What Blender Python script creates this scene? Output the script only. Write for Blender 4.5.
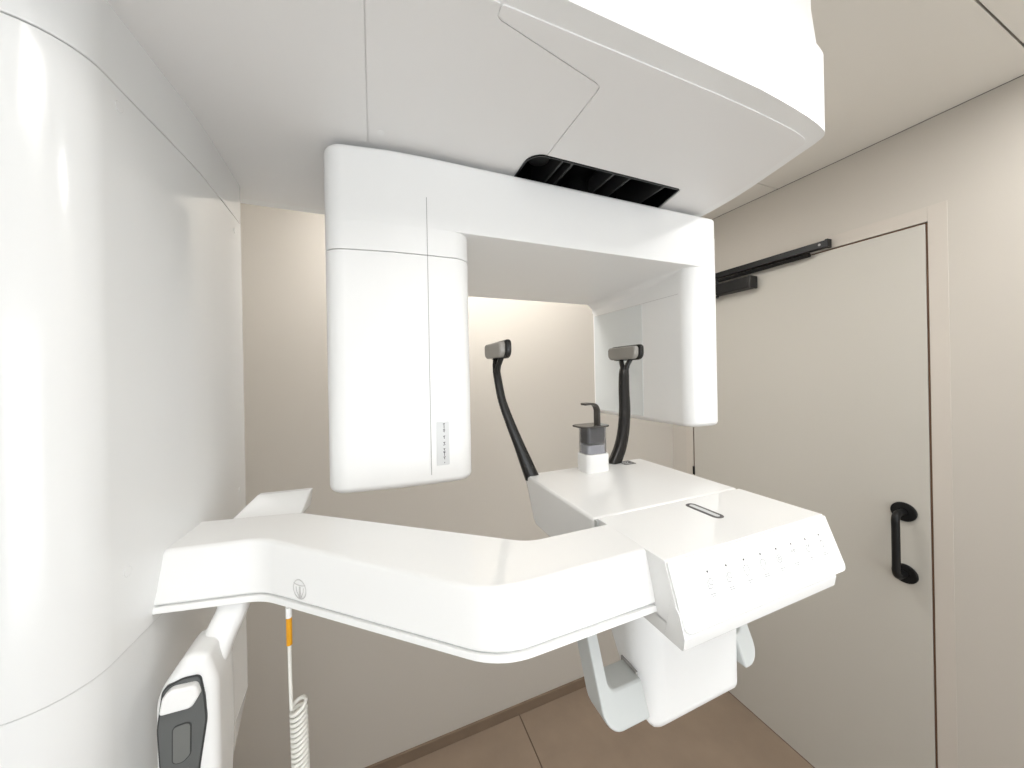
import bpy, bmesh, math, random
from mathutils import Vector, Matrix
from mathutils.geometry import tessellate_polygon

# ------------------------------------------------------------------ scene, camera, light
scene = bpy.context.scene
COL = scene.collection
for o in list(bpy.data.objects):
    bpy.data.objects.remove(o)

EYE = 1.66                                   # camera height in metres
cam_data = bpy.data.cameras.new('camera')
cam_data.sensor_width = 36.0
cam_data.lens = 340.0 / 1024.0 * 36.0
cam_data.clip_start = 0.02
cam = bpy.data.objects.new('camera', cam_data)
COL.objects.link(cam)
roll = 0.019
yaw = math.atan2(-138.0, 340.0)                # room +Y lies this far left of the view axis
cr_, sr_ = math.cos(roll), math.sin(roll)
vy = Vector((math.sin(yaw) * cr_, math.sin(yaw) * sr_, math.cos(yaw)))
vx = Vector((math.cos(yaw) * cr_, math.cos(yaw) * sr_, -math.sin(yaw)))
vz = Vector((-sr_, cr_, 0.0))
cam.matrix_world = Matrix(((vx[0], vx[1], -vx[2], 0.0),
                           (vy[0], vy[1], -vy[2], 0.0),
                           (vz[0], vz[1], -vz[2], EYE),
                           (0, 0, 0, 1)))
cam_data.shift_y = -10.0 / 1024.0
scene.camera = cam

scene.view_settings.view_transform = 'Standard'
scene.view_settings.look = 'None'
scene.view_settings.gamma = 1.0
scene.view_settings.use_curve_mapping = False
scene.view_settings.exposure = 0.44

world = bpy.data.worlds.new('world')
scene.world = world
world.use_nodes = True
world.node_tree.nodes['Background'].inputs[0].default_value = (0.9, 0.95, 1.0, 1)
world.node_tree.nodes['Background'].inputs[1].default_value = 1.0


def area_light(name, loc, rot, sx, sy, power, color=(1, 1, 1)):
    d = bpy.data.lights.new(name, 'AREA')
    d.shape = 'RECTANGLE'; d.size = sx; d.size_y = sy
    d.energy = power; d.color = color
    o = bpy.data.objects.new(name, d)
    o.location = loc; o.rotation_euler = rot
    COL.objects.link(o)
    return o


# room: x right, y away from the camera, z up
XR, XL, YB, YF, ZC = 1.668, -0.66, 1.541, -1.70, 2.454
FILL_WIN = (-0.55, 1.45, 0.55, 2.00)              # unseen window, added behind the camera to supply light: x0,x1,z0,z1
# front fill light shining in from that added window
area_light('window_fill_light', (0.45, YF - 0.025, 1.275), (math.radians(90), 0, 0), 1.93, 1.38, 19, (0.92, 0.962, 1.0))
# unseen ceiling lamps added to supply light (housings are built with the ceiling)
FILL_LAMPS = [(0.30, -0.45, 0.5, 0.5, 'above the photographer'), (1.30, -0.08, 0.42, 0.42, 'near the door wall'), (0.42, 1.22, 0.95, 0.42, 'behind the overhead body')]
FILL_LAMP_W = (0.5, 2.7, 2.6)
for (lx, ly, sx, sy, _), lw in zip(FILL_LAMPS, FILL_LAMP_W):
    area_light('added_panel_light', (lx, ly, ZC - 0.022), (0, 0, 0), sx, sy, lw, (0.935, 0.967, 1.0))


# ------------------------------------------------------------------ materials
def material(name, color, rough=0.5, spec=0.5, metal=0.0, noise=None, bump=None, coat=0.0,
             transmission=0.0, emission=None, alpha=1.0, ior=1.45):
    m = bpy.data.materials.new(name)
    m.use_nodes = True
    nt = m.node_tree
    b = nt.nodes['Principled BSDF']
    b.inputs['Base Color'].default_value = (*color, 1)
    b.inputs['Roughness'].default_value = rough
    b.inputs['Specular IOR Level'].default_value = spec
    b.inputs['Metallic'].default_value = metal
    b.inputs['Coat Weight'].default_value = coat
    b.inputs['Coat Roughness'].default_value = 0.06
    b.inputs['Transmission Weight'].default_value = transmission
    b.inputs['IOR'].default_value = ior
    b.inputs['Alpha'].default_value = alpha
    if emission:
        b.inputs['Emission Color'].default_value = (*emission[0], 1)
        b.inputs['Emission Strength'].default_value = emission[1]
    tc = nt.nodes.new('ShaderNodeTexCoord')
    if noise:                                 # (scale, strength, detail): colour grain
        n = nt.nodes.new('ShaderNodeTexNoise')
        n.inputs['Scale'].default_value = noise[0]
        n.inputs['Detail'].default_value = noise[2]
        nt.links.new(tc.outputs['Object'], n.inputs['Vector'])
        r = nt.nodes.new('ShaderNodeMapRange')
        r.inputs['To Min'].default_value = 1 - noise[1]
        r.inputs['To Max'].default_value = 1 + noise[1]
        r.inputs['From Min'].default_value = 0.25
        r.inputs['From Max'].default_value = 0.75
        nt.links.new(n.outputs['Fac'], r.inputs['Value'])
        mx = nt.nodes.new('ShaderNodeVectorMath'); mx.operation = 'SCALE'
        mx.inputs[0].default_value = color
        nt.links.new(r.outputs['Result'], mx.inputs['Scale'])
        nt.links.new(mx.outputs['Vector'], b.inputs['Base Color'])
    if bump:                                  # (scale, strength)
        n2 = nt.nodes.new('ShaderNodeTexNoise')
        n2.inputs['Scale'].default_value = bump[0]
        n2.inputs['Detail'].default_value = 3
        nt.links.new(tc.outputs['Object'], n2.inputs['Vector'])
        bp = nt.nodes.new('ShaderNodeBump')
        bp.inputs['Strength'].default_value = bump[1]
        bp.inputs['Distance'].default_value = 0.002
        nt.links.new(n2.outputs['Fac'], bp.inputs['Height'])
        nt.links.new(bp.outputs['Normal'], b.inputs['Normal'])
    return m


M = dict(
    wall=material('wall_paint', (0.525, 0.489, 0.437), 0.75, 0.25, noise=(1.3, 0.015, 2), bump=(260, 0.05)),
    bouncewall=material('white_bounce_wall', (0.80, 0.80, 0.79), 0.75, 0.25, noise=(1.3, 0.01, 2), bump=(260, 0.05)),  # white chosen so the unseen walls bounce fill onto the machine
    door=material('door_laminate', (0.510, 0.486, 0.436), 0.5, 0.35, noise=(2, 0.012, 2)),
    frame=material('door_frame_paint', (0.545, 0.50, 0.445), 0.6, 0.3, noise=(2, 0.012, 2)),
    reveal=material('door_reveal_brown', (0.16, 0.095, 0.06), 0.7, 0.3, noise=(20, 0.1, 3)),
    ceiling=material('ceiling_panel', (0.76, 0.73, 0.675), 0.7, 0.25, noise=(1.5, 0.012, 2)),
    gap=material('shadow_gap', (0.10, 0.09, 0.08), 0.8, 0.2, noise=(30, 0.1, 2)),
    tile=material('brown_stone_tile', (0.262, 0.198, 0.146), 0.5, 0.35, noise=(7, 0.10, 6), bump=(60, 0.06)),
    skirting=material('brown_skirting', (0.20, 0.145, 0.102), 0.55, 0.3, noise=(9, 0.08, 5)),
    grout=material('dark_grout', (0.10, 0.068, 0.045), 0.9, 0.2, noise=(60, 0.1, 3)),
    white=material('white_plastic', (0.89, 0.89, 0.88), 0.28, 0.5, noise=(2, 0.004, 1)),
    gloss=material('glossy_white_plastic', (0.89, 0.89, 0.88), 0.06, 0.5, noise=(2, 0.004, 1)),
    column=material('column_gloss', (0.80, 0.805, 0.80), 0.14, 0.5, noise=(2, 0.004, 1)),
    under=material('underside_satin', (0.88, 0.87, 0.86), 0.4, 0.4, noise=(2, 0.004, 1)),
    sensor=material('sensor_window_pale', (0.77, 0.80, 0.80), 0.22, 0.5, noise=(2, 0.004, 1)),
    core=material('seam_grey', (0.38, 0.37, 0.36), 0.7, 0.2, noise=(30, 0.05, 2)),
    handle=material('pale_grey_plastic', (0.58, 0.60, 0.59), 0.35, 0.45, noise=(4, 0.006, 1)),
    black=material('black_metal', (0.008, 0.008, 0.008), 0.38, 0.3, noise=(40, 0.1, 2)),
    blackgloss=material('black_gloss_inside', (0.008, 0.008, 0.009), 0.12, 0.5, noise=(20, 0.1, 2)),
    rib=material('black_rib', (0.05, 0.05, 0.05), 0.25, 0.5, noise=(20, 0.1, 2)),
    rod=material('charcoal_rod', (0.016, 0.015, 0.014), 0.27, 0.4, noise=(30, 0.08, 2)),
    pad=material('grey_pad', (0.30, 0.285, 0.26), 0.22, 0.5, noise=(14, 0.05, 2)),
    smoke=material('smoked_cup', (0.78, 0.78, 0.80), 0.06, 0.5, transmission=0.95, ior=1.15, noise=(10, 0.02, 1)),
    smokelid=material('smoked_lid', (0.055, 0.05, 0.045), 0.18, 0.5, noise=(10, 0.05, 1)),
    cupgrey=material('cup_liner_grey', (0.55, 0.55, 0.57), 0.3, 0.5, noise=(10, 0.02, 1)),
    insert=material('handset_grey', (0.115, 0.12, 0.118), 0.4, 0.45, noise=(50, 0.03, 2)),
    insertkey=material('handset_key_grey', (0.165, 0.17, 0.162), 0.4, 0.45, noise=(50, 0.03, 2)),
    insertdark=material('handset_rim', (0.045, 0.047, 0.047), 0.4, 0.45, noise=(50, 0.03, 2)),
    cord=material('cord_white', (0.80, 0.79, 0.74), 0.4, 0.4, noise=(60, 0.01, 2)),
    amber=material('amber_sleeve', (0.72, 0.33, 0.012), 0.4, 0.4, noise=(60, 0.03, 2)),
    print=material('pale_grey_print', (0.29, 0.29, 0.30), 0.5, 0.3, noise=(60, 0.02, 2)),
    emblem=material('emblem_grey', (0.58, 0.57, 0.56), 0.5, 0.3, noise=(60, 0.02, 2)),
    dot=material('indicator_dot', (0.09, 0.085, 0.085), 0.4, 0.4, noise=(60, 0.02, 2)),
    ink=material('dark_ink', (0.07, 0.07, 0.07), 0.5, 0.3, noise=(60, 0.02, 2)),
    sticker=material('sticker_silver', (0.70, 0.71, 0.71), 0.4, 0.4, noise=(60, 0.01, 2)),
    silver=material('silver_trim', (0.62, 0.62, 0.60), 0.3, 0.5, metal=0.6, noise=(60, 0.02, 2)),
    frosted=material('frosted_glass', (0.92, 0.94, 0.95), 0.4, 0.5, transmission=0.6, noise=(5, 0.01, 1)),
    fillpanel=material('fill_panel_diffuser', (0.9, 0.9, 0.9), 0.5, 0.3, emission=((1.0, 0.97, 0.93), 6.0), noise=(5, 0.01, 1)),  # glow of the added ceiling panels
)


# ------------------------------------------------------------------ mesh helpers
def link(name, mesh, mat, parent=None):
    o = bpy.data.objects.new(name, mesh)
    COL.objects.link(o)
    if mat is not None and not mesh.materials:
        mesh.materials.append(M[mat])
    if parent is not None:
        o.parent = parent
        o.matrix_parent_inverse = parent.matrix_world.inverted()
    return o


def empty(name, loc, parent=None):
    o = bpy.data.objects.new(name, None)
    o.empty_display_size = 0.05
    COL.objects.link(o)
    o.location = loc
    o.matrix_world = Matrix.Translation(loc)
    return o


def tag(o, label=None, cat=None, group=None, kind=None):
    if label: o['label'] = label
    if cat: o['category'] = cat
    if group: o['group'] = group
    if kind: o['kind'] = kind
    return o


def rpoly(corners, seg=7):
    """corners: (x, y, radius). Returns a rounded outline, same count for same corner list."""
    out = []
    n = len(corners)
    for i in range(n):
        p0 = Vector(corners[i - 1][:2]); p = Vector(corners[i][:2]); p1 = Vector(corners[(i + 1) % n][:2])
        r = corners[i][2] if len(corners[i]) > 2 else 0
        if r <= 0:
            out.append((p.x, p.y)); continue
        a = (p0 - p).normalized(); b = (p1 - p).normalized()
        ang = a.angle(b)
        if ang > math.pi - 0.02:
            out.append((p.x, p.y)); continue
        t = min(r / math.tan(ang / 2), (p0 - p).length * 0.499, (p1 - p).length * 0.499)
        rr = t * math.tan(ang / 2)
        c = p + (a + b).normalized() * (rr / math.sin(ang / 2))
        s = p + a * t - c; e = p + b * t - c
        a0 = math.atan2(s.y, s.x); a1 = math.atan2(e.y, e.x)
        d = (a1 - a0 + math.pi) % (2 * math.pi) - math.pi
        for k in range(seg + 1):
            q = a0 + d * k / seg
            out.append((c.x + rr * math.cos(q), c.y + rr * math.sin(q)))
    return out


def rect(x0, x1, y0, y1, r=0.0, seg=7):
    return rpoly([(x0, y0, r), (x1, y0, r), (x1, y1, r), (x0, y1, r)], seg)


def map3(axis, u, v, w):
    return {'z': (u, v, w), 'y': (u, w, v), 'x': (w, u, v)}[axis]


def finish(bm, name, mat, parent, bevel=0.0, bseg=3, angle=35, smooth=True, weighted=False):
    bmesh.ops.recalc_face_normals(bm, faces=bm.faces)
    me = bpy.data.meshes.new(name)
    bm.to_mesh(me); bm.free()
    o = link(name, me, mat, parent)
    if smooth:
        me.polygons.foreach_set('use_smooth', [True] * len(me.polygons))
    if bevel > 0:
        md = o.modifiers.new('bevel', 'BEVEL')
        md.width = bevel; md.segments = bseg
        md.limit_method = 'ANGLE'; md.angle_limit = math.radians(angle)
        md.use_clamp_overlap = False
        md.harden_normals = True
    elif smooth:
        lim = math.radians(angle)
        b2 = bmesh.new(); b2.from_mesh(me)
        for e in b2.edges:
            if len(e.link_faces) == 2 and e.calc_face_angle(0) > lim:
                e.smooth = False
        b2.to_mesh(me); b2.free()
        if weighted:
            wn_ = o.modifiers.new('weighted_normal', 'WEIGHTED_NORMAL')
            wn_.keep_sharp = True
    return o


def loft(name, pa, wa, pb, wb, axis, mat, parent, bevel=0.0, bseg=3, holes=(), angle=35, shift=None):
    """solid between outline pa at height wa and outline pb at height wb along axis"""
    bm = bmesh.new()

    def ring(pts, w):
        return [bm.verts.new(map3(axis, p[0], p[1], w)) for p in pts]
    A, B = ring(pa, wa), ring(pb, wb)
    HA = [ring(h, wa) for h in holes]; HB = [ring(h, wb) for h in holes]
    for lo, hi in [(A, B)] + list(zip(HA, HB)):
        n = len(lo)
        for i in range(n):
            bm.faces.new((lo[i], lo[(i + 1) % n], hi[(i + 1) % n], hi[i]))
    if not holes:
        bm.faces.new(A); bm.faces.new(list(reversed(B)))
    else:
        for rings in ([A] + HA, [B] + HB):
            flat = [v for r in rings for v in r]
            for t in tessellate_polygon([[v.co for v in r] for r in rings]):
                try:
                    bm.faces.new([flat[i] for i in t])
                except ValueError:
                    pass
    return finish(bm, name, mat, parent, bevel, bseg, angle)


def prism(name, pts, w0, w1, axis, mat, parent, bevel=0.0, bseg=3, holes=(), angle=35):
    return loft(name, pts, w0, pts, w1, axis, mat, parent, bevel, bseg, holes, angle)


def inset(pts, d, cx=0.1, cy=0.607):
    """move every outline point inwards by d (outline may run either way)"""
    area = sum(pts[i - 1][0] * pts[i][1] - pts[i][0] * pts[i - 1][1] for i in range(len(pts)))
    sg = 1 if area > 0 else -1
    out = []
    n = len(pts)
    for i in range(n):
        a = Vector(pts[i - 1]); b = Vector(pts[(i + 1) % n]); p = Vector(pts[i])
        t1 = (p - a); t2 = (b - p)
        if t1.length < 1e-9: t1 = t2.copy()
        if t2.length < 1e-9: t2 = t1.copy()
        t1.normalize(); t2.normalize()
        n1 = Vector((-t1.y, t1.x)) * sg; n2 = Vector((-t2.y, t2.x)) * sg
        m = n1 + n2
        m = m / max(m.dot(n1), 0.35) if m.length > 1e-6 else n1
        out.append((p.x + m.x * d, p.y + m.y * d))
    return out


def pillow(name, pts, w0, w1, axis, mat, parent, r0=0.0, r1=0.0, seg=5):
    """solid with the outline pts, its edge at w0 rounded by r0 and its edge at w1 rounded by r1"""
    bm = bmesh.new()
    levels = []
    if r0 > 0:
        for k in range(seg):
            a = math.radians(90 * k / seg)
            levels.append((w0 + r0 - r0 * math.cos(a), r0 - r0 * math.sin(a)))
        levels.append((w0 + r0, 0.0))
    else:
        levels.append((w0, 0.0))
    if r1 > 0:
        levels.append((w1 - r1, 0.0))
        for k in range(1, seg + 1):
            a = math.radians(90 * k / seg)
            levels.append((w1 - r1 + r1 * math.sin(a), r1 - r1 * math.cos(a)))
    else:
        levels.append((w1, 0.0))
    rings = []
    for w, d in levels:
        q = inset(pts, d) if d > 0 else pts
        rings.append([bm.verts.new(map3(axis, p[0], p[1], w)) for p in q])
    n = len(pts)
    for lo, hi in zip(rings[:-1], rings[1:]):
        for i in range(n):
            bm.faces.new((lo[i], lo[(i + 1) % n], hi[(i + 1) % n], hi[i]))
    bm.faces.new(rings[0]); bm.faces.new(list(reversed(rings[-1])))
    return finish(bm, name, mat, parent, weighted=True)


def box(name, x0, x1, y0, y1, z0, z1, mat, parent=None, bevel=0.0, bseg=2):
    return prism(name, [(x0, y0), (x1, y0), (x1, y1), (x0, y1)], z0, z1, 'z', mat, parent, bevel, bseg)


def boxes(name, lst, mat, parent=None):
    bm = bmesh.new()
    for (x0, x1, y0, y1, z0, z1) in lst:
        v = [bm.verts.new((x, y, z)) for z in (z0, z1) for y in (y0, y1) for x in (x0, x1)]
        for f in ((0, 1, 3, 2), (4, 5, 7, 6), (0, 1, 5, 4), (2, 3, 7, 6), (0, 2, 6, 4), (1, 3, 7, 5)):
            bm.faces.new([v[i] for i in f])
    return finish(bm, name, mat, parent, smooth=False)


def catmull(pts, n=8):
    P = [Vector(p) for p in pts]
    P = [P[0] * 2 - P[1]] + P + [P[-1] * 2 - P[-2]]
    out = []
    for i in range(1, len(P) - 2):
        for k in range(n):
            t = k / n
            a, b, c, d = P[i - 1], P[i], P[i + 1], P[i + 2]
            out.append(0.5 * ((2 * b) + (c - a) * t + (2 * a - 5 * b + 4 * c - d) * t * t + (3 * b - a - 3 * c + d) * t ** 3))
    out.append(P[-2])
    return out


def sweep(name, path, radii, mat, parent, sides=12, flat=1.0, up=(0, 1, 0), square=0.0):
    """tube along path; radii number or list; flat scales the second cross axis; square>0 gives a squarer section"""
    bm = bmesh.new()
    path = [Vector(p) for p in path]
    n = len(path)
    if not isinstance(radii, (list, tuple)):
        radii = [radii] * n
    up = Vector(up)
    rings = []
    for i, p in enumerate(path):
        t = (path[min(i + 1, n - 1)] - path[max(i - 1, 0)]).normalized()
        a = up - up.dot(t) * t
        if a.length < 1e-4:
            a = Vector((1, 0, 0)) - t.x * t
        a.normalize(); b = t.cross(a)
        r = []
        for k in range(sides):
            q = 2 * math.pi * k / sides
            c, s = math.cos(q), math.sin(q)
            if square:
                e = 1 - square
                c = math.copysign(abs(c) ** e, c); s = math.copysign(abs(s) ** e, s)
            r.append(bm.verts.new(p + radii[i] * (c * b + s * flat * a)))
        rings.append(r)
    for i in range(n - 1):
        for k in range(sides):
            bm.faces.new((rings[i][k], rings[i][(k + 1) % sides], rings[i + 1][(k + 1) % sides], rings[i + 1][k]))
    bm.faces.new(rings[0]); bm.faces.new(list(reversed(rings[-1])))
    return finish(bm, name, mat, parent, angle=50)


def disc(name, center, normal, r, h, mat, parent, bevel=0.0, sides=28):
    """short cylinder whose base sits at center and grows along normal"""
    bm = bmesh.new()
    n = Vector(normal).normalized()
    a = n.orthogonal().normalized(); b = n.cross(a); c = Vector(center)
    A = [bm.verts.new(c + r * (math.cos(2 * math.pi * k / sides) * a + math.sin(2 * math.pi * k / sides) * b)) for k in range(sides)]
    B = [bm.verts.new(v.co + n * h) for v in A]
    for k in range(sides):
        bm.faces.new((A[k], A[(k + 1) % sides], B[(k + 1) % sides], B[k]))
    bm.faces.new(A); bm.faces.new(list(reversed(B)))
    return finish(bm, name, mat, parent, bevel, 2)


def strokes(name, frame, lines, width, mat, parent, h=0.0003):
    """flat printed strokes; frame = (origin, u, v, normal); lines = list of [(u,v),...] polylines"""
    o, U, V, N = (Vector(q) for q in frame)
    bm = bmesh.new()
    for ln in lines:
        for (p, q) in zip(ln[:-1], ln[1:]):
            p = Vector(p); q = Vector(q)
            d = (q - p)
            if d.length < 1e-7: continue
            d.normalize(); s = Vector((-d.y, d.x)) * width / 2
            e = d * width * 0.3
            pts = [p - e + s, p - e - s, q + e - s, q + e + s]
            lo = [bm.verts.new(o + U * a.x + V * a.y) for a in pts]
            hi = [bm.verts.new(v.co + N * h) for v in lo]
            for k in range(4):
                bm.faces.new((lo[k], lo[(k + 1) % 4], hi[(k + 1) % 4], hi[k]))
            bm.faces.new(hi)
    return finish(bm, name, mat, parent, smooth=False)


def circle2(cx, cy, r, n=20, a0=0, a1=360, ry=None):
    ry = r if ry is None else ry
    return [(cx + r * math.cos(math.radians(a0 + (a1 - a0) * k / n)), cy + ry * math.sin(math.radians(a0 + (a1 - a0) * k / n))) for k in range(n + 1)]


# ------------------------------------------------------------------ the room
S = 'structure'
# floor of brown stone tiles on a grout bed
fl = box('floor', XL, XR, YF, YB, -0.06, -0.004, 'grout'); tag(fl, 'brown stone tile floor with dark joints', 'floor', kind=S)
TS = 0.6
xs = [XL] + [x for x in (-0.573, 0.627) if XL < x < XR] + [XR]
ys = [YB, 0.72, 0.12, -0.48, -1.08, YF]
for i in range(len(xs) - 1):
    for j in range(len(ys) - 1):
        g = 0.002
        box('tile', xs[i] + g, xs[i + 1] - g, ys[j + 1] + g, ys[j] - g, -0.012, 0.0, 'tile', fl, 0.0008, 1)

# back wall and skirting
tag(box('wall_back', XL - 0.1, XR + 0.1, YB, YB + 0.1, 0, ZC, 'wall'), 'beige painted wall behind the white machine', 'wall', kind=S)
sk = box('baseboard_back', XL, XR, YB - 0.010, YB, 0, 0.048, 'skirting', None, 0.001)
tag(sk, 'low brown stone skirting along the back wall', 'baseboard', kind=S)

# right wall with the door opening
DY0, DY1, DZ = 0.516, 1.394, 2.124
tag(boxes('wall_right', [(XR, XR + 0.1, YF - 0.1, DY0 - 0.006, 0, ZC), (XR, XR + 0.1, DY1 + 0.006, YB, 0, ZC),
                         (XR, XR + 0.1, DY0 - 0.006, DY1 + 0.006, DZ + 0.004, ZC)], 'wall'),
    'beige painted wall around the flush door', 'wall', kind=S)
tag(box('wall_left', XL - 0.1, XL, YF - 0.1, YB, 0, ZC, 'bouncewall'), 'wall that carries the machine column, made white to bounce light', 'wall', kind=S)
x0, x1, z0, z1 = FILL_WIN
tag(boxes('wall_front', [(XL, x0, YF - 0.1, YF, 0, ZC), (x1, XR, YF - 0.1, YF, 0, ZC), (x0, x1, YF - 0.1, YF, 0, z0), (x0, x1, YF - 0.1, YF, z1, ZC)], 'bouncewall'),
    'unseen wall opposite the machine, made white to bounce light, with an added window', 'wall', kind=S)
wn = empty('added_window_1', ((x0 + x1) / 2, YF - 0.05, z0))  # added out of view as the source of the front light
tag(wn, 'wide white framed window added opposite the machine to supply light', 'window', kind=S)
t = 0.03
for (a, b, c, d) in ((x0, x0 + t, z0, z1), (x1 - t, x1, z0, z1), (x0 + t, x1 - t, z0, z0 + t), (x0 + t, x1 - t, z1 - t, z1)):
    box('added_window_frame', a, b, YF - 0.07, YF - 0.03, c, d, 'white', wn, 0.002)

box('added_window_pane', x0 + t, x1 - t, YF - 0.056, YF - 0.050, z0 + t, z1 - t, 'frosted', wn)

# door with frame, pull handle and overhead closer
dr = empty('door_1', (XR, (DY0 + DY1) / 2, 0))
tag(dr, 'flush grey beige door with black pull handle and black overhead closer', 'door', kind=S)
box('door_leaf', XR - 0.001, XR + 0.04, DY0, DY1, 0.0015, DZ - 0.002, 'door', dr, 0.0015)
boxes('door_reveal', [(XR + 0.03, XR + 0.09, DY0 - 0.006, DY0 + 0.02, 0, DZ + 0.004), (XR + 0.03, XR + 0.09, DY1 - 0.02, DY1 + 0.006, 0, DZ + 0.004),
                      (XR + 0.03, XR + 0.09, DY0, DY1, DZ - 0.02, DZ + 0.004), (XR + 0.041, XR + 0.10, DY0 - 0.006, DY1 + 0.006, -0.06, DZ)], 'reveal', dr)  # last slab is added behind the leaf to block a light leak
boxes('door_seal', [(XR + 0.0025, XR + 0.032, DY0 - 0.0055, DY0 - 0.0005, 0.002, DZ), (XR + 0.004, XR + 0.032, DY0, DY1, DZ - 0.0015, DZ + 0.0035), (XR + 0.0025, XR + 0.032, DY1 + 0.0005, DY1 + 0.0055, 0.002, DZ)], 'reveal', dr)
box('door_frame', XR - 0.001, XR + 0.02, DY0 - 0.047, DY0 - 0.006, 0, DZ + 0.052, 'frame', dr, 0.0008)
box('door_frame', XR - 0.001, XR + 0.02, DY0 - 0.006, DY1 + 0.006, DZ + 0.004, DZ + 0.052, 'frame', dr, 0.0008)
box('door_frame', XR - 0.001, XR + 0.02, DY1 + 0.006, DY1 + 0.053, 0, DZ + 0.052, 'frame', dr, 0.0008)
for hz in (0.25, 1.075, 1.9):
    sweep('door_hinge', [(XR - 0.004, DY1 + 0.003, hz), (XR - 0.004, DY1 + 0.003, hz + 0.045)], 0.006, 'black', dr, 12)
# pull handle
hd = empty('door_handle', (XR, 0.5745, 1.06)); hd.parent = dr; hd.matrix_parent_inverse = dr.matrix_world.inverted()
hy, hz0, hz1 = 0.5745, 0.956, 1.166
for hz in (hz0, hz1):
    disc('rosette', (XR - 0.001, hy, hz), (-1, 0, 0), 0.032, 0.009, 'black', hd, 0.003)
gx = XR - 0.062
grip = catmull([(XR - 0.006, hy, hz1), (XR - 0.03, hy, hz1), (gx + 0.012, hy, hz1 - 0.002), (gx, hy, hz1 - 0.016), (gx, hy, hz1 - 0.05),
                (gx, hy, hz0 + 0.05), (gx, hy, hz0 + 0.016), (gx + 0.012, hy, hz0 + 0.002), (XR - 0.03, hy, hz0), (XR - 0.006, hy, hz0)], 8)
sweep('grip', grip, 0.0105, 'black', hd, 14)
# closer
dc = empty('door_closer', (XR, 1.1, 2.07)); dc.parent = dr; dc.matrix_parent_inverse = dr.matrix_world.inverted()
box('guide_rail', XR - 0.028, XR - 0.002, 0.765, 1.31, 2.133, 2.160, 'black', dc, 0.002)
box('rail_end_cap', XR - 0.030, XR - 0.002, 0.757, 0.768, 2.130, 2.163, 'black', dc, 0.002)
disc('rail_screw', (XR - 0.028, 0.785, 2.147), (-1, 0, 0), 0.0045, 0.001, 'core', dc)
box('closer_body', XR - 0.055, XR - 0.001, 1.045, 1.32, 2.040, 2.094, 'black', dc, 0.004)
box('closer_cover_end', XR - 0.057, XR - 0.001, 1.036, 1.047, 2.038, 2.096, 'rod', dc, 0.003)
sweep('closer_arm', [(XR - 0.030, 1.22, 2.115), (XR - 0.022, 0.82, 2.120)], 0.009, 'black', dc, 8, flat=0.7, square=0.5)
sweep('closer_spindle', [(XR - 0.030, 1.22, 2.028), (XR - 0.030, 1.22, 2.124)], 0.011, 'black', dc, 16)

# ceiling of large panels with shadow joints
ce = box('ceiling', XL - 0.1, XR + 0.1, YF - 0.1, YB + 0.1, ZC + 0.012, ZC + 0.08, 'gap')
tag(ce, 'pale beige ceiling of large flat panels with thin joints', 'ceiling', kind=S)
cys = [YF, -0.99, -0.345, 0.300, 0.945, YB]
for j in range(5):
    box('ceiling_panel', XL, XR - 0.004, cys[j] + 0.002, cys[j + 1] - 0.002, ZC, ZC + 0.014, 'ceiling', ce)
for lx, ly, sx, sy, where in FILL_LAMPS:
    e = empty('added_light_panel', (lx, ly, ZC))  # unseen panel, added as a light source
    tag(e, 'flat white fill light panel added on the ceiling ' + where, 'ceiling light', 'added fill light panels')
    hx, hy_ = sx / 2 + 0.01, sy / 2 + 0.01
    prism('frame', rect(lx - hx - 0.02, lx + hx + 0.02, ly - hy_ - 0.02, ly + hy_ + 0.02, 0.01), ZC - 0.014, ZC - 0.0005, 'z', 'white', e, 0.002,
          holes=[rect(lx - hx, lx + hx, ly - hy_, ly + hy_, 0.005)])
    box('diffuser', lx - hx, lx + hx, ly - hy_, ly + hy_, ZC - 0.010, ZC - 0.001, 'fillpanel', e)

# ------------------------------------------------------------------ the x-ray scanner
sc = empty('dental_xray_scanner', (-0.43, 0.62, 0))
tag(sc, 'large white dental panoramic x-ray machine with column, rotating arm and chin rest table', 'x-ray machine')


# --- column (one thing standing on the floor)
def column_outline(d=0.0, y0=0.408, y1=0.852):
    x = -0.2325 - d
    return rpoly([(-0.655, y0 + d, 0.0), (x - 0.010, y0 + d, 0.050), (x + 0.003, (y0 + y1) / 2, 0.9), (x - 0.006, y1 - d, 0.042), (-0.655, y1 - d, 0.0)], 12)


cl = prism('column', column_outline(), 1.3855, 1.9622, 'z', 'column', sc, 0.0012, 2)
prism('column_collar', column_outline(), 1.9634, 2.0415, 'z', 'column', cl, 0.0012, 2)
prism('column_core', column_outline(0.004), 1.30, 2.03, 'z', 'core', cl)
prism('column_base_cover', column_outline(0.002), 1.06, 1.3845, 'z', 'column', cl, 0.0012, 2)
pa = column_outline(0.002, 0.45, 0.745); pb = column_outline(0.002)
loft('column_taper', pa, 0.985, pb, 1.0595, 'z', 'column', cl)
prism('column_foot', pa, 0.0, 0.985, 'z', 'column', cl)
def column_x(y):
    pts = [p for p in column_outline() if p[0] > -0.33]
    for a, b in zip(pts[:-1], pts[1:]):
        if min(a[1], b[1]) <= y <= max(a[1], b[1]) and abs(a[1] - b[1]) > 1e-9:
            return a[0] + (b[0] - a[0]) * (y - a[1]) / (b[1] - a[1])
    return -0.25


for (yy, zz) in ((0.475, 1.943), (0.475, 1.464), (0.778, 1.936), (0.778, 1.455)):
    disc('screw_cap', (column_x(yy) - 0.0016, yy, zz), (1, (-0.08 if yy < 0.6 else 0.08), 0), 0.0052, 0.0022, 'column', cl, 0.0005, 20)

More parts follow.
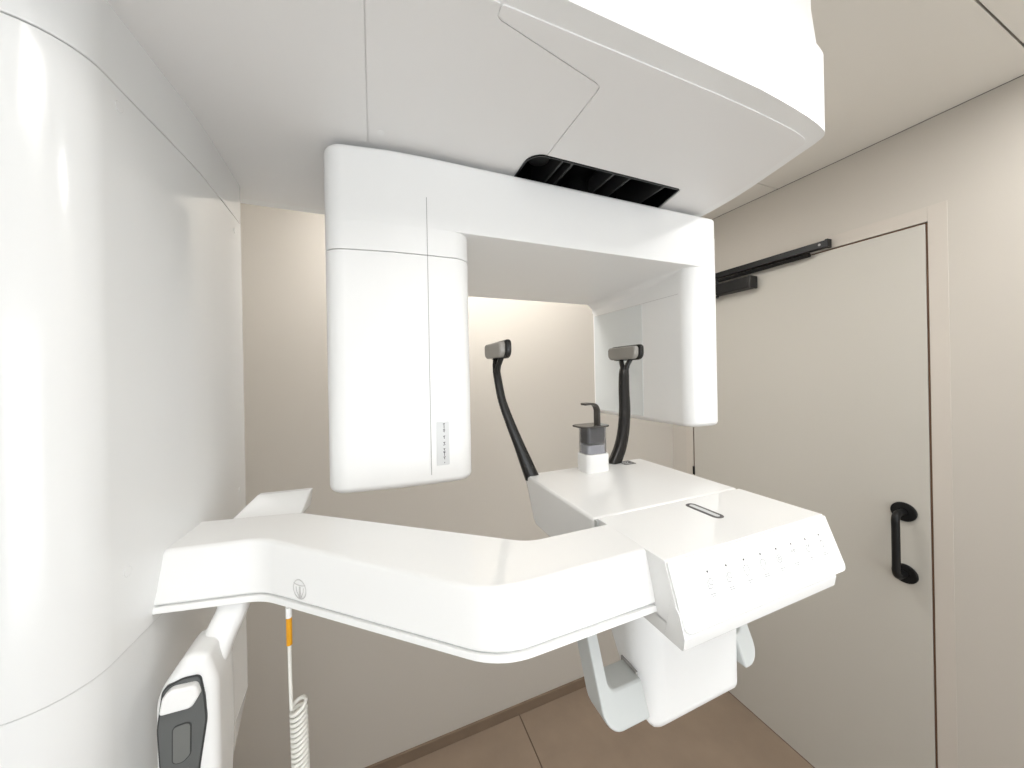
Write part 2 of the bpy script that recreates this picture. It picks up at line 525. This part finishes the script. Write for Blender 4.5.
# --- carriage: the big overhead body
slot = rpoly([(0.262, 0.533, 0.030), (0.604, 0.533, 0.004), (0.640, 0.700, 0.010), (0.262, 0.700, 0.030)])
half = [(0.50, 0.308), (0.547, 0.310), (0.593, 0.3128), (0.630, 0.3160), (0.668, 0.3212), (0.6925, 0.3285), (0.7035, 0.346), (0.7125, 0.376), (0.727, 0.425), (0.744, 0.485), (0.757, 0.548), (0.762, 0.607)]
half = [(p.x, p.y) for p in catmull([(a, b, 0) for a, b in half], 4)]
end = half + [(a, 1.214 - b) for a, b in reversed(half[:-1])]
O1 = [(-0.655, 0.305)] + end + [(-0.655, 0.909)]
ca = prism('carriage', O1, 2.040, 2.166, 'z', 'white', sc, holes=[slot])


O2 = inset(O1, 0.006)
O3 = inset(O1, 0.014)
loft('carriage_top_cover', O2, 2.1665, O3, 2.25, 'z', 'white', ca)
pillow('carriage_lid', O3, 2.25, 2.31, 'z', 'white', ca, 0, 0.03)
# underside panels, a hair proud of the shell
phalf = [(0.454, 0.334), (0.542, 0.3359), (0.620, 0.3396), (0.651, 0.3424), (0.6735, 0.3464), (0.6850, 0.3540), (0.6900, 0.370), (0.7177, 0.4535), (0.733, 0.5328), (0.737, 0.607)]
phalf = [(p.x, p.y) for p in catmull([(a, b, 0) for a, b in phalf], 4)]
pend = [(a, b, 0) for a, b in phalf] + [(a, 1.214 - b, 0) for a, b in reversed(phalf[:-1])]
g = 0.0007
A = rpoly([(0.134, 0.3335, 0.004)] + pend + [(0.291 + g, 0.8805, 0)] +
          [(0.291 + g, 0.702, 0), (0.642, 0.702, 0.010), (0.606, 0.531, 0.004), (0.291 + g, 0.531, 0), (0.291 + g, 0.379, 0.010), (0.134, 0.347, 0.008)], 8)
prism('underside_panel', A, 2.0382, 2.0400, 'z', 'under', ca)
B = rpoly([(0.004, 0.3335, 0.0), (0.134 - 2 * g, 0.3335, 0.0), (0.134 - 2 * g, 0.3480, 0.008), (0.2895, 0.3802, 0.010), (0.291 - g, 0.530, 0),
           (0.280, 0.530, 0.02), (0.260, 0.545, 0.02), (0.260, 0.690, 0.02), (0.280, 0.702, 0.0), (0.291 - g, 0.702, 0), (0.291 - g, 0.8805, 0), (0.004, 0.8805, 0)], 6)
prism('underside_panel', B, 2.0384, 2.0400, 'z', 'under', ca)
O4 = rpoly([(-0.25, 0.3335, 0), (0.0031, 0.3335, 0), (0.0031, 0.8805, 0), (-0.25, 0.8805, 0)])
prism('underside_panel', O4, 2.0384, 2.0400, 'z', 'under', ca)
disc('screw_cap', (0.022, 0.573, 2.0386), (0, 0, -1), 0.0055, 0.0008, 'white', ca, 0.0003, 20)
# slot liner and what shows inside it
inner = inset(slot, 0.0025, 0.44, 0.61)
prism('slot_liner', slot, 2.0372, 2.130, 'z', 'blackgloss', ca, 0.0, holes=[inner])
prism('slot_roof', slot, 2.118, 2.130, 'z', 'blackgloss', ca)
for rx in (0.330, 0.352, 0.445, 0.485, 0.575):
    box('slot_rib', rx, rx + 0.005, 0.537, 0.697, 2.046, 2.12, 'rib', ca, 0.0012)
box('slot_rail', 0.356, 0.441, 0.56, 0.69, 2.075, 2.12, 'black', ca, 0.004)
disc('slot_roller', (0.292, 0.565, 2.05), (0, 0, 1), 0.02, 0.06, 'black', ca, 0.003)
prism('slot_trim', rpoly([(0.6055, 0.536), (0.6085, 0.536), (0.6435, 0.696), (0.6405, 0.696)]), 2.0366, 2.045, 'z', 'silver', ca)

ca.location = (ca.location[0] - 0.006, ca.location[1] - 0.010, ca.location[2])

# --- rotating arm: crossbar with a head at each end
HX0, HX1 = -0.0695, 0.1625
HZ = 1.8615                                   # joint between head cap and lower shell
lead = [p for p in rpoly([(HX0, 0.596, 0.034), (0.030, 0.5815, 0.25), (0.095, 0.579, 0.3), (0.155, 0.579, 0.0), (0.155, 0.968, 0.0), (HX0, 0.968, 0.042)], 10)]
lead = [p for p in lead if p[0] < 0.098]
k = min(range(len(lead)), key=lambda q: (lead[q][0] - HX0) ** 2 + (lead[q][1] - 0.8) ** 2)
front_pts = [p for p in lead if p[1] < 0.80]; back_pts = [p for p in lead if p[1] >= 0.80]
bar = front_pts + rpoly([(0.2, 0.579, 0), (0.7845, 0.579, 0.018), (0.7845, 0.968, 0.018), (0.2, 0.968, 0)], 10) + back_pts
ra = pillow('rotating_arm', bar, 1.907, 2.030, 'z', 'white', sc, 0.0010, 0.010)
for v in ra.data.vertices:                     # the underside falls slightly towards the back
    if v.co.z < 1.92:
        v.co.z -= 0.018 * (v.co.y - 0.579) / 0.39
disc('pivot_shaft', (0.42, 0.645, 2.02), (0, 0, 1), 0.03, 0.09, 'black', ra, 0.002)


def head_outline(x0, x1, y0=0.579, y1=0.968, r=0.042, d=0.0):
    return rpoly([(x0 + d, y0 + d, r), (x1 - d, y0 + d, r * 0.8), (x1 - d, y1 - d, r), (x0 + d, y1 - d, r)], 10)


def tube_outline(d=0.0):
    o = front_pts + rpoly([(0.099, 0.5792, 0), (HX1, 0.5792, 0.032), (HX1, 0.968, 0.042), (0.099, 0.968, 0)], 10) + back_pts
    return inset(o, d) if d else inset(o, 0.0001)


prism('tube_head_core', tube_outline(0.003), 1.52, 1.895, 'z', 'core', ra)
prism('tube_head_cap', tube_outline(), HZ + 0.0007, 1.9085, 'z', 'white', ra)
# lower shell, split by a vertical joint on the front
JX = 0.0865
pillow('tube_head_shell', tube_outline(), 1.475, HZ - 0.0007, 'z', 'white', ra, 0.012, 0.0004)
strokes('shell_joint', ((0, 0.57895, 0), (1, 0, 0), (0, 0, 1), (0, -1, 0)), [[(JX, 1.494), (JX, 1.958)]], 0.0010, 'core', ra, 0.0001)
# sticker with unreadable print
st = prism('warning_sticker', rpoly([(0.0955, 1.508, 0.001), (0.1170, 1.508, 0.001), (0.1170, 1.5815, 0.001), (0.0955, 1.5815, 0.001)]), 0.5782, 0.5791, 'y', 'sticker', ra)
random.seed(4)
ln = []
zz = 1.5115
for wlen in (0.0015, 0.0185, 0.005, 0.0045, 0.0145):
    zz0 = zz
    while zz < zz0 + wlen:
        h = random.uniform(0.0008, 0.0016)
        ln.append([(0.1085, zz), (0.1085, zz + h)]) if random.random() < .5 else ln.append([(0.1070, zz), (0.1098, zz + h * .4)])
        zz += h + 0.0007
    zz += 0.0048
strokes('sticker_print', ((0, 0.57815, 0), (1, 0, 0), (0, 0, 1), (0, -1, 0)), ln, 0.0011, 'ink', st, 0.0001)
# right head (sensor side)
RX0, RX1 = 0.691, 0.7945
rh = pillow('sensor_head', rpoly([(RX0, 0.5798, 0.032), (RX1, 0.5798, 0.030), (RX1, 0.968, 0.03), (RX0, 0.968, 0.010)], 10), 1.524, 1.986, 'z', 'white', ra, 0.012, 0.004)


def fillet(name, cx, cz, r, sx, y0, y1, parent):
    """concave fill between the crossbar underside and a head's inner face, growing from nothing at the front"""
    def sec(q, dz):
        return [(cx, cz - dz)] + [(cx + sx * (q - q * math.sin(math.radians(a))), cz - dz - (q - q * math.cos(math.radians(a)))) for a in range(0, 91, 9)]
    bm = bmesh.new()
    rings = []
    for k in range(13):
        t = k / 12
        y = y0 + (y1 - y0) * t
        q = 0.0012 + (r - 0.0012) * min(1.0, t / 0.42) ** 0.6
        rings.append([bm.verts.new((p[0], y, p[1])) for p in sec(q, 0.018 * (y - 0.579) / 0.39 - 0.0006)])
    n = len(rings[0])
    for a, b in zip(rings[:-1], rings[1:]):
        for i in range(n):
            bm.faces.new((a[i], a[(i + 1) % n], b[(i + 1) % n], b[i]))
    bm.faces.new(rings[0]); bm.faces.new(list(reversed(rings[-1])))
    return finish(bm, name, 'white', parent)


fillet('inner_fillet', RX0 + 0.001, 1.907, 0.030, -1, 0.604, 0.967, ra)
fillet('inner_fillet', HX1 - 0.001, 1.907, 0.022, 1, 0.600, 0.967, ra)
# sensor window: pale inset plate on the inner face with a joint around it
prism('sensor_window', rpoly([(0.737, 1.536, 0.002), (0.955, 1.536, 0.002), (0.955, 1.846, 0.002), (0.737, 1.846, 0.002)]), RX0 - 0.0012, RX0 + 0.004, 'x', 'sensor', ra, 0.0005, 1)
strokes('sensor_joint', ((RX0, 0, 0), (0, 1, 0), (0, 0, 1), (-1, 0, 0)), [[(0.955, 1.8475), (0.615, 1.8475)]], 0.0009, 'emblem', ra, 0.0004)

# --- support arm from the column to the table
top = rpoly([(-0.262, 0.536, 0), (-0.136, 0.521, 0.06), (0.098, 0.302, 0.085), (0.3000, 0.303, 0.002), (0.3000, 0.376, 0.002), (0.170, 0.377, 0.05), (-0.106, 0.599, 0.05), (-0.262, 0.627, 0)], 9)
bot = rpoly([(-0.262, 0.514, 0), (-0.127, 0.487, 0.06), (0.101, 0.286, 0.085), (0.3000, 0.287, 0.002), (0.3000, 0.376, 0.002), (0.170, 0.377, 0.05), (-0.106, 0.599, 0.05), (-0.262, 0.627, 0)], 9)


def mix(pa, pb, f):
    return [(a[0] * (1 - f) + b[0] * f, a[1] * (1 - f) + b[1] * f) for a, b in zip(pa, pb)]


sa = loft('support_arm', mix(bot, top, 0.115), 1.4030, top, 1.4577, 'z', 'gloss', sc, 0.0045, 3)
prism('arm_core', inset(mix(bot, top, 0.25), 0.0015), 1.399, 1.407, 'z', 'handle', sa)
loft('arm_base_trim', inset(bot, 0.0008), 1.396, inset(mix(bot, top, 0.10), 0.0003), 1.4025, 'z', 'white', sa, 0.0006, 1)
# --- accessory tray behind the arm
ta = [(-0.205, 0.612), (-0.110, 0.606), (-0.102, 0.664), (-0.205, 0.670)]
tb = [(-0.176, 0.655), (-0.1005, 0.650), (-0.0975, 0.662), (-0.174, 0.668)]
loft('accessory_tray', rpoly([(*p, 0.004) for p in ta]), 1.446, rpoly([(*p, 0.004) for p in tb]), 1.4745, 'z', 'gloss', sc, 0.0015, 2)

# --- table: rear block and front block with control panel
tz = 1.458
rear = prism('table_rear_block', rpoly([(0.628, tz, 0.004), (0.586, 1.374, 0.020), (0.3945, 1.374, 0), (0.3945, tz, 0)]), 0.277, 0.573, 'x', 'gloss', sc, 0.005, 3)
box('table_joint', 0.2795, 0.566, 0.389, 0.398, 1.385, 1.4560, 'handle', rear)
front = prism('table_front_block', rpoly([(0.3925, tz, 0), (0.3925, 1.392, 0), (0.2525, 1.392, 0), (0.2760, tz, 0.001)]), 0.2830, 0.5720, 'x', 'gloss', sc, 0.0010, 2, angle=28)
prism('table_lip', rpoly([(0.3920, 1.397, 0), (0.3920, 1.3755, 0), (0.2540, 1.3755, 0.004), (0.2515, 1.3910, 0.003), (0.2580, 1.397, 0)]), 0.2830, 0.552, 'x', 'gloss', front, 0.003, 3)
prism('lip_end', rpoly([(0.2680, 1.423, 0), (0.2575, 1.4120, 0.004), (0.2515, 1.3910, 0.003), (0.253, 1.3785, 0.003), (0.278, 1.3785, 0)]), 0.2826, 0.2850, 'x', 'gloss', front, 0.0005, 1)
# vent slot label in the table top
prism('table_slot_frame', rpoly([(0.4280, 0.3235, 0.008), (0.4460, 0.3235, 0.008), (0.4460, 0.3790, 0.008), (0.4280, 0.3790, 0.008)]), tz - 0.001, tz + 0.0004, 'z', 'dot', front)
prism('table_slot', rpoly([(0.4330, 0.3280, 0.004), (0.4410, 0.3280, 0.004), (0.4410, 0.3745, 0.004), (0.4330, 0.3745, 0.004)]), tz, tz + 0.0006, 'z', 'sticker', front)
lb = prism('table_label', rpoly([(0.502, 0.592, 0.002), (0.532, 0.592, 0.002), (0.532, 0.619, 0.002), (0.502, 0.619, 0.002)]), tz, tz + 0.0004, 'z', 'dot', rear)
strokes('label_print', ((0.502, 0.592, tz + 0.0004), (1, 0, 0), (0, 1, 0), (0, 0, 1)),
        [[(0.004, 0.006), (0.023, 0.006)], [(0.004, 0.013), (0.012, 0.013)], [(0.015, 0.012), (0.022, 0.018)], [(0.004, 0.02), (0.02, 0.02)]], 0.0018, 'sticker', lb, 0.0002)
# control panel, a tilted rounded plate
o0 = Vector((0, 0.2500, 1.3940)); o1 = Vector((0, 0.2730, 1.4574))
V = (o1 - o0); H = V.length; V.normalize(); U = Vector((1, 0, 0)); N = U.cross(V)
if N.y > 0: N = -N
bm = bmesh.new()
outl = rpoly([(0.2840, 0, 0.010), (0.5725, 0, 0.008), (0.5720, H, 0.002), (0.2840, H, 0.002)], 6)
lo = [bm.verts.new(o0 + U * a + V * b - N * 0.004) for a, b in outl]
hi = [bm.verts.new(o0 + U * a + V * b) for a, b in outl]
for k in range(len(lo)):
    bm.faces.new((lo[k], lo[(k + 1) % len(lo)], hi[(k + 1) % len(lo)], hi[k]))
bm.faces.new(lo); bm.faces.new(list(reversed(hi)))
cp = finish(bm, 'control_panel', 'white', sc, 0.0014, 3)
PANEL = dict(o=o0, u=U, v=V, n=N)

# --- lower housing and grab handles under the table
lh = pillow('lower_housing', rpoly([(0.320, 0.350, 0.060), (0.505, 0.350, 0.010), (0.505, 0.425, 0.02), (0.320, 0.425, 0.012)], 10), 1.170, 1.394, 'z', 'white', sc, 0.020, 0, 6)
for v in lh.data.vertices:                      # the bottom sweeps up towards the back
    if v.co.z < 1.28:
        v.co.z += 1.55 * max(0.0, v.co.y - 0.357)


def handle(s):
    cx = 0.405 if s < 0 else 0.383
    # outline of the strap seen from the front: (distance from the middle, height)
    outer = [(0.152, 1.394)] + [(0.152 - 0.024 + 0.024 * math.cos(math.radians(a)), 1.229 + 0.024 - 0.024 * math.sin(math.radians(a)) - 0.012) for a in range(0, 91, 15)] + [(0.085 if s < 0 else 0.119, 1.217)]
    inner = [(0.136, 1.394)] + [(0.136 - 0.010 + 0.010 * math.cos(math.radians(a)), 1.261 + 0.010 - 0.010 * math.sin(math.radians(a)) - 0.006) for a in range(0, 91, 15)] + [(0.085 if s < 0 else 0.119, 1.255)]
    bm = bmesh.new()
    rows = []
    for a, b in zip(outer, inner):
        ya = 0.338 + 0.43 * (a[1] - 1.217); yb = 0.338 + 0.43 * (b[1] - 1.217)
        rows.append([bm.verts.new((cx + s * a[0], ya, a[1])), bm.verts.new((cx + s * b[0], yb, b[1])),
                     bm.verts.new((cx + s * b[0], yb + 0.036, b[1])), bm.verts.new((cx + s * a[0], ya + 0.036, a[1]))])
    for r0, r1 in zip(rows[:-1], rows[1:]):
        for k in range(4):
            bm.faces.new((r0[k], r0[(k + 1) % 4], r1[(k + 1) % 4], r1[k]))
    bm.faces.new(rows[0]); bm.faces.new(list(reversed(rows[-1])))
    return finish(bm, 'grab_handle', 'handle', sc, 0.003, 3, angle=50)


for s in (-1, 1):
    h = handle(s)
    box('handle_mount', 0.3175 if s < 0 else 0.5040, 0.3205 if s < 0 else 0.5060, 0.362, 0.392, 1.242, 1.258, 'core', h)

# --- chin rest
cr = prism('chin_rest', rect(0.3905, 0.4455, 0.570, 0.614, 0.010), tz - 0.002, 1.494, 'z', 'white', sc, 0.0025, 3)
cup_o = rect(0.393, 0.4425, 0.573, 0.611, 0.009); cup_i = rect(0.3955, 0.4400, 0.5755, 0.6085, 0.007)
prism('chin_cup', cup_o, 1.493, 1.5485, 'z', 'smoke', cr, 0.0, holes=[cup_i])
prism('cup_insert', rect(0.3965, 0.4390, 0.5765, 0.6075, 0.006), 1.5150, 1.5480, 'z', 'smokelid', cr)
prism('cup_floor', rect(0.3965, 0.4390, 0.5765, 0.6075, 0.006), 1.4945, 1.5120, 'z', 'cupgrey', cr)
prism('cup_flange', rpoly([(0.390, 0.569, 0.008), (0.4475, 0.569, 0.010), (0.4475, 0.615, 0.010), (0.390, 0.615, 0.008), (0.379, 0.607, 0.004), (0.379, 0.587, 0.004)]), 1.5485, 1.5520, 'z', 'smokelid', cr, 0.001, 2)
hook = catmull([(0.4300, 0.592, 1.550), (0.4300, 0.592, 1.570), (0.4295, 0.592, 1.583), (0.4235, 0.592, 1.5925), (0.412, 0.592, 1.5955), (0.3960, 0.592, 1.5950)], 6)
bm = bmesh.new()
rows = []
for i, p in enumerate(hook):
    tq = (hook[min(i + 1, len(hook) - 1)] - hook[max(i - 1, 0)]).normalized()
    nn = Vector((tq.z, 0, -tq.x)) * 0.0022
    rows.append([bm.verts.new(p + nn + Vector((0, dy, 0))) for dy in (-0.009, 0.009)] + [bm.verts.new(p - nn + Vector((0, dy, 0))) for dy in (0.009, -0.009)])
for r0, r1 in zip(rows[:-1], rows[1:]):
    for k in range(4):
        bm.faces.new((r0[k], r0[(k + 1) % 4], r1[(k + 1) % 4], r1[k]))
bm.faces.new(rows[0]); bm.faces.new(list(reversed(rows[-1])))
finish(bm, 'bite_hook', 'smokelid', cr, 0.0008, 2, angle=50)

# --- temple rests: curved rods with pads
def temple(path, rads, pad_c, pad_len, pad_h, name):
    pts = catmull(path, 6)
    rr = []
    n = len(pts)
    for i in range(n):
        f = i / (n - 1) * (len(rads) - 1); k = min(int(f), len(rads) - 2)
        rr.append(rads[k] + (rads[k + 1] - rads[k]) * (f - k))
    r = sweep('temple_rest', pts, rr, 'rod', sc, 14, flat=0.8, up=(0, 1, 0), square=0.25)
    topp = Vector(pts[-1])
    c = Vector(pad_c)
    for sgn in (-1, 1):                           # forked top that carries the pad
        sweep('fork', [topp + Vector((0, sgn * 0.003, -0.008)), topp + Vector((0.001, sgn * 0.010, 0.010)), (c.x + 0.004, c.y + sgn * 0.020, c.z - 0.010)], [0.0062, 0.0058, 0.0055], 'rod', r, 10)
    outline = rpoly([(c.y - pad_len / 2, c.z - pad_h / 2, pad_h * 0.45), (c.y + pad_len / 2, c.z - pad_h / 2, pad_h * 0.45),
                     (c.y + pad_len / 2, c.z + pad_h / 2, pad_h * 0.25), (c.y - pad_len / 2, c.z + pad_h / 2, pad_h * 0.25)], 6)
    prism('pad_shell', outline, c.x + 0.000, c.x + 0.012, 'x', 'rod', r, 0.004, 3)
    o2 = rpoly([(c.y - pad_len / 2 + 0.006, c.z - pad_h / 2 + 0.002, pad_h * 0.4), (c.y + pad_len / 2 - 0.002, c.z - pad_h / 2 + 0.002, pad_h * 0.4),
                (c.y + pad_len / 2 - 0.002, c.z + pad_h / 2 - 0.003, pad_h * 0.22), (c.y - pad_len / 2 + 0.006, c.z + pad_h / 2 - 0.003, pad_h * 0.22)], 6)
    prism('pad', o2, c.x - 0.012, c.x + 0.004, 'x', 'pad', r, 0.005, 3)
    return r


temple([(0.2895, 0.617, 1.452), (0.2676, 0.629, 1.517), (0.2505, 0.638, 1.5674), (0.2389, 0.645, 1.6078), (0.2329, 0.650, 1.6484), (0.2310, 0.653, 1.668)],
       [0.0145, 0.0105, 0.0090, 0.0082, 0.0080, 0.0078], (0.232, 0.650, 1.7085), 0.104, 0.036, 'left')
temple([(0.4890, 0.617, 1.452), (0.5143, 0.624, 1.4874), (0.5310, 0.631, 1.5257), (0.5415, 0.638, 1.5708), (0.5465, 0.645, 1.6172), (0.5516, 0.650, 1.6526), (0.5560, 0.653, 1.668)],
       [0.0145, 0.0140, 0.0135, 0.0130, 0.0125, 0.0120, 0.0105], (0.565, 0.662, 1.7055), 0.106, 0.036, 'right')

# --- emblem on the support arm
b0 = Vector((-0.127, 0.487, 1.396)); b1 = Vector((0.101, 0.286, 1.396)); t0 = Vector((-0.136, 0.521, 1.458)); t1 = Vector((0.098, 0.302, 1.458))
ft, ff = 0.205, 0.34
ec = b0.lerp(b1, ft).lerp(t0.lerp(t1, ft), ff)
eu = (b1.lerp(t1, ff) - b0.lerp(t0, ff)).normalized()
ev = (t0.lerp(t1, ft) - b0.lerp(b1, ft)).normalized()
en = eu.cross(ev).normalized()
if en.y > 0: en = -en
R_ = 0.0098
em_lines = [circle2(0, 0, R_, 28),
            circle2(0, 0.030, 0.0262, 10, 250, 290),
            [(-0.0056, 0.0018), (-0.0052, -0.0020), (-0.0008, -0.0090)], [(-0.0002, 0.0026), (-0.0008, -0.0090)],
            [(0.0012, 0.0026), (0.0010, -0.0088)], [(0.0060, 0.0018), (0.0055, -0.0020), (0.0012, -0.0090)]]
strokes('emblem', (ec + en * 0.0006, eu, ev, en), em_lines, 0.0007, 'emblem', sa, 0.0005)

# --- control panel keys: an indicator dot, a picture and a small caption each
slopeH = H
key_u = [0.3345 + 0.0296 * k for k in range(8)]


def icon(k):
    L = []
    if k in (0, 1):
        L += [[(-.004, .003), (-.004, -.005), (.002, -.005)], circle2(.001, .001, .003, 10, 0, 270), [(.0, -.002), (.004, -.002)]]
    elif k in (2, 3):
        L += [circle2(0, .001, .0042, 14, -40, 215), [(-.003, -.002), (-.0025, -.005), (.001, -.005)]]
    elif k == 4:
        L += [circle2(0, 0, .0042, 14), circle2(0, 0, .0017, 8)]
    elif k == 5:
        L += [[(-.004, .003), (-.001, .003)], [(-.0025, .0045), (-.0025, .0015)], [(0, -.001), (.004, -.001)], circle2(.002, .003, .0015, 8)]
    elif k == 6:
        L += [circle2(0, 0, .004, 12, 30, 300), [(.001, .001), (.004, .004)]]
    else:
        L += [circle2(0, 0, .0038, 14), [(0, .002), (0, .0055)]]
    return L


def caption(k):
    return [[(-.0055, -.0105), (.0035, -.0105)], [(-.0045, -.0125), (.0045, -.0125)]] if k % 2 else [[(-.004, -.0105), (.004, -.0105)], [(-.002, -.0125), (.002, -.0125)]]


for k, ku in enumerate(key_u):
    base = o0 + U * ku + V * (H * 0.717)
    disc('key_indicator', base - N * 0.0005, N, 0.00115, 0.0008, 'dot', cp, sides=12)
    strokes('key_print', (o0 + U * ku + V * (H * 0.555) - N * 0.0001, U, V, N), icon(k) + caption(k), 0.0005, 'print', cp, 0.0003)

# ------------------------------------------------------------------ hand control hanging under the arm
hs = empty('hand_control', (-0.185, 0.47, 1.396))
tag(hs, 'white oval hand control with dark grey inset hanging under the support arm', 'hand control')
sweep('neck', catmull([(-0.164, 0.522, 1.3955), (-0.165, 0.518, 1.380), (-0.174, 0.508, 1.358), (-0.182, 0.500, 1.330)], 6), [0.0158] * 19, 'white', hs, 18, flat=0.85, square=0.4)
HY = 0.466
body = rpoly([(-0.2180, 1.110, 0.02), (-0.1700, 1.110, 0.03), (-0.1640, 1.240, 0.1), (-0.1645, 1.330, 0.05), (-0.1730, 1.362, 0.010), (-0.1920, 1.367, 0.012), (-0.2170, 1.330, 0.05)], 9)
hb = pillow('body', body, HY, HY + 0.060, 'y', 'white', hs, 0.009, 0.018, 7)
rim = rpoly([(-0.2085, 1.150, 0.022), (-0.1890, 1.160, 0.03), (-0.1790, 1.250, 0.09), (-0.1725, 1.296, 0.06), (-0.1740, 1.322, 0.04), (-0.1775, 1.3450, 0.006), (-0.1925, 1.3462, 0.02), (-0.2090, 1.3405, 0.010), (-0.2140, 1.300, 0.06)], 9)
prism('inset_rim', rim, HY - 0.0010, HY + 0.008, 'y', 'insertdark', hs)
prism('inset', inset(rim, 0.0015), HY - 0.0016, HY + 0.008, 'y', 'insert', hs)
pillow('lever', rpoly([(-0.2095, 1.3180, 0.003), (-0.1830, 1.3170, 0.006), (-0.1768, 1.3275, 0.004), (-0.1795, 1.3395, 0.005), (-0.2005, 1.3412, 0.008), (-0.2065, 1.3350, 0.006)], 7), HY - 0.009, HY + 0.004, 'y', 'white', hs, 0.0025, 0)
k0 = rpoly([(-0.2022, 1.2600, 0.005), (-0.1935, 1.2575, 0.010), (-0.1862, 1.2645, 0.006), (-0.1855, 1.2995, 0.005), (-0.2016, 1.2988, 0.005)], 6)
prism('key_rim', k0, HY - 0.0020, HY + 0.004, 'y', 'insertdark', hs)
prism('key', inset(k0, 0.0011), HY - 0.0024, HY + 0.004, 'y', 'insertkey', hs)

# ------------------------------------------------------------------ exposure cord
cd = empty('exposure_cord', (-0.1, 0.455, 1.397))
tag(cd, 'white coiled cable with amber sleeve hanging from the support arm', 'cable')
sweep('strain_relief', [(-0.0960, 0.463, 1.3957), (-0.0960, 0.463, 1.384)], 0.0032, 'white', cd, 14)
sweep('sleeve', [(-0.0960, 0.463, 1.3865), (-0.0960, 0.463, 1.3525)], 0.0031, 'amber', cd, 14)
sweep('straight_cable', catmull([(-0.0960, 0.463, 1.386), (-0.0960, 0.463, 1.34), (-0.0955, 0.463, 1.290), (-0.0950, 0.4625, 1.277)], 5), 0.0019, 'cord', cd, 10)
coil = []
turns, ppt = 26, 18
coil_r = 0.0073
for i in range(turns * ppt + 1):
    a = 2 * math.pi * i / ppt
    tt = i / ppt
    z = 1.2790 - 0.0058 * tt
    lean = 0.0000
    sx = -0.0880 + 0.00008 * tt
    tilt = 0.0042 if tt > 1 else 0.0095 - 0.0053 * tt
    coil.append((sx - coil_r * math.cos(a), 0.462 + coil_r * math.sin(a), z + tilt * (1 - math.cos(a)) * 0.5))
sweep('coil', coil, 0.0021, 'cord', cd, 8)
zc_end = coil[-1][2]
sweep('hand_switch', [(coil[-1][0], 0.4625, zc_end), (coil[-1][0], 0.4625, zc_end - 0.02), (coil[-1][0], 0.4625, zc_end - 0.03), (coil[-1][0], 0.4625, zc_end - 0.11), (coil[-1][0], 0.4625, zc_end - 0.12)],
      [0.004, 0.006, 0.013, 0.013, 0.009], 'white', cd, 16)
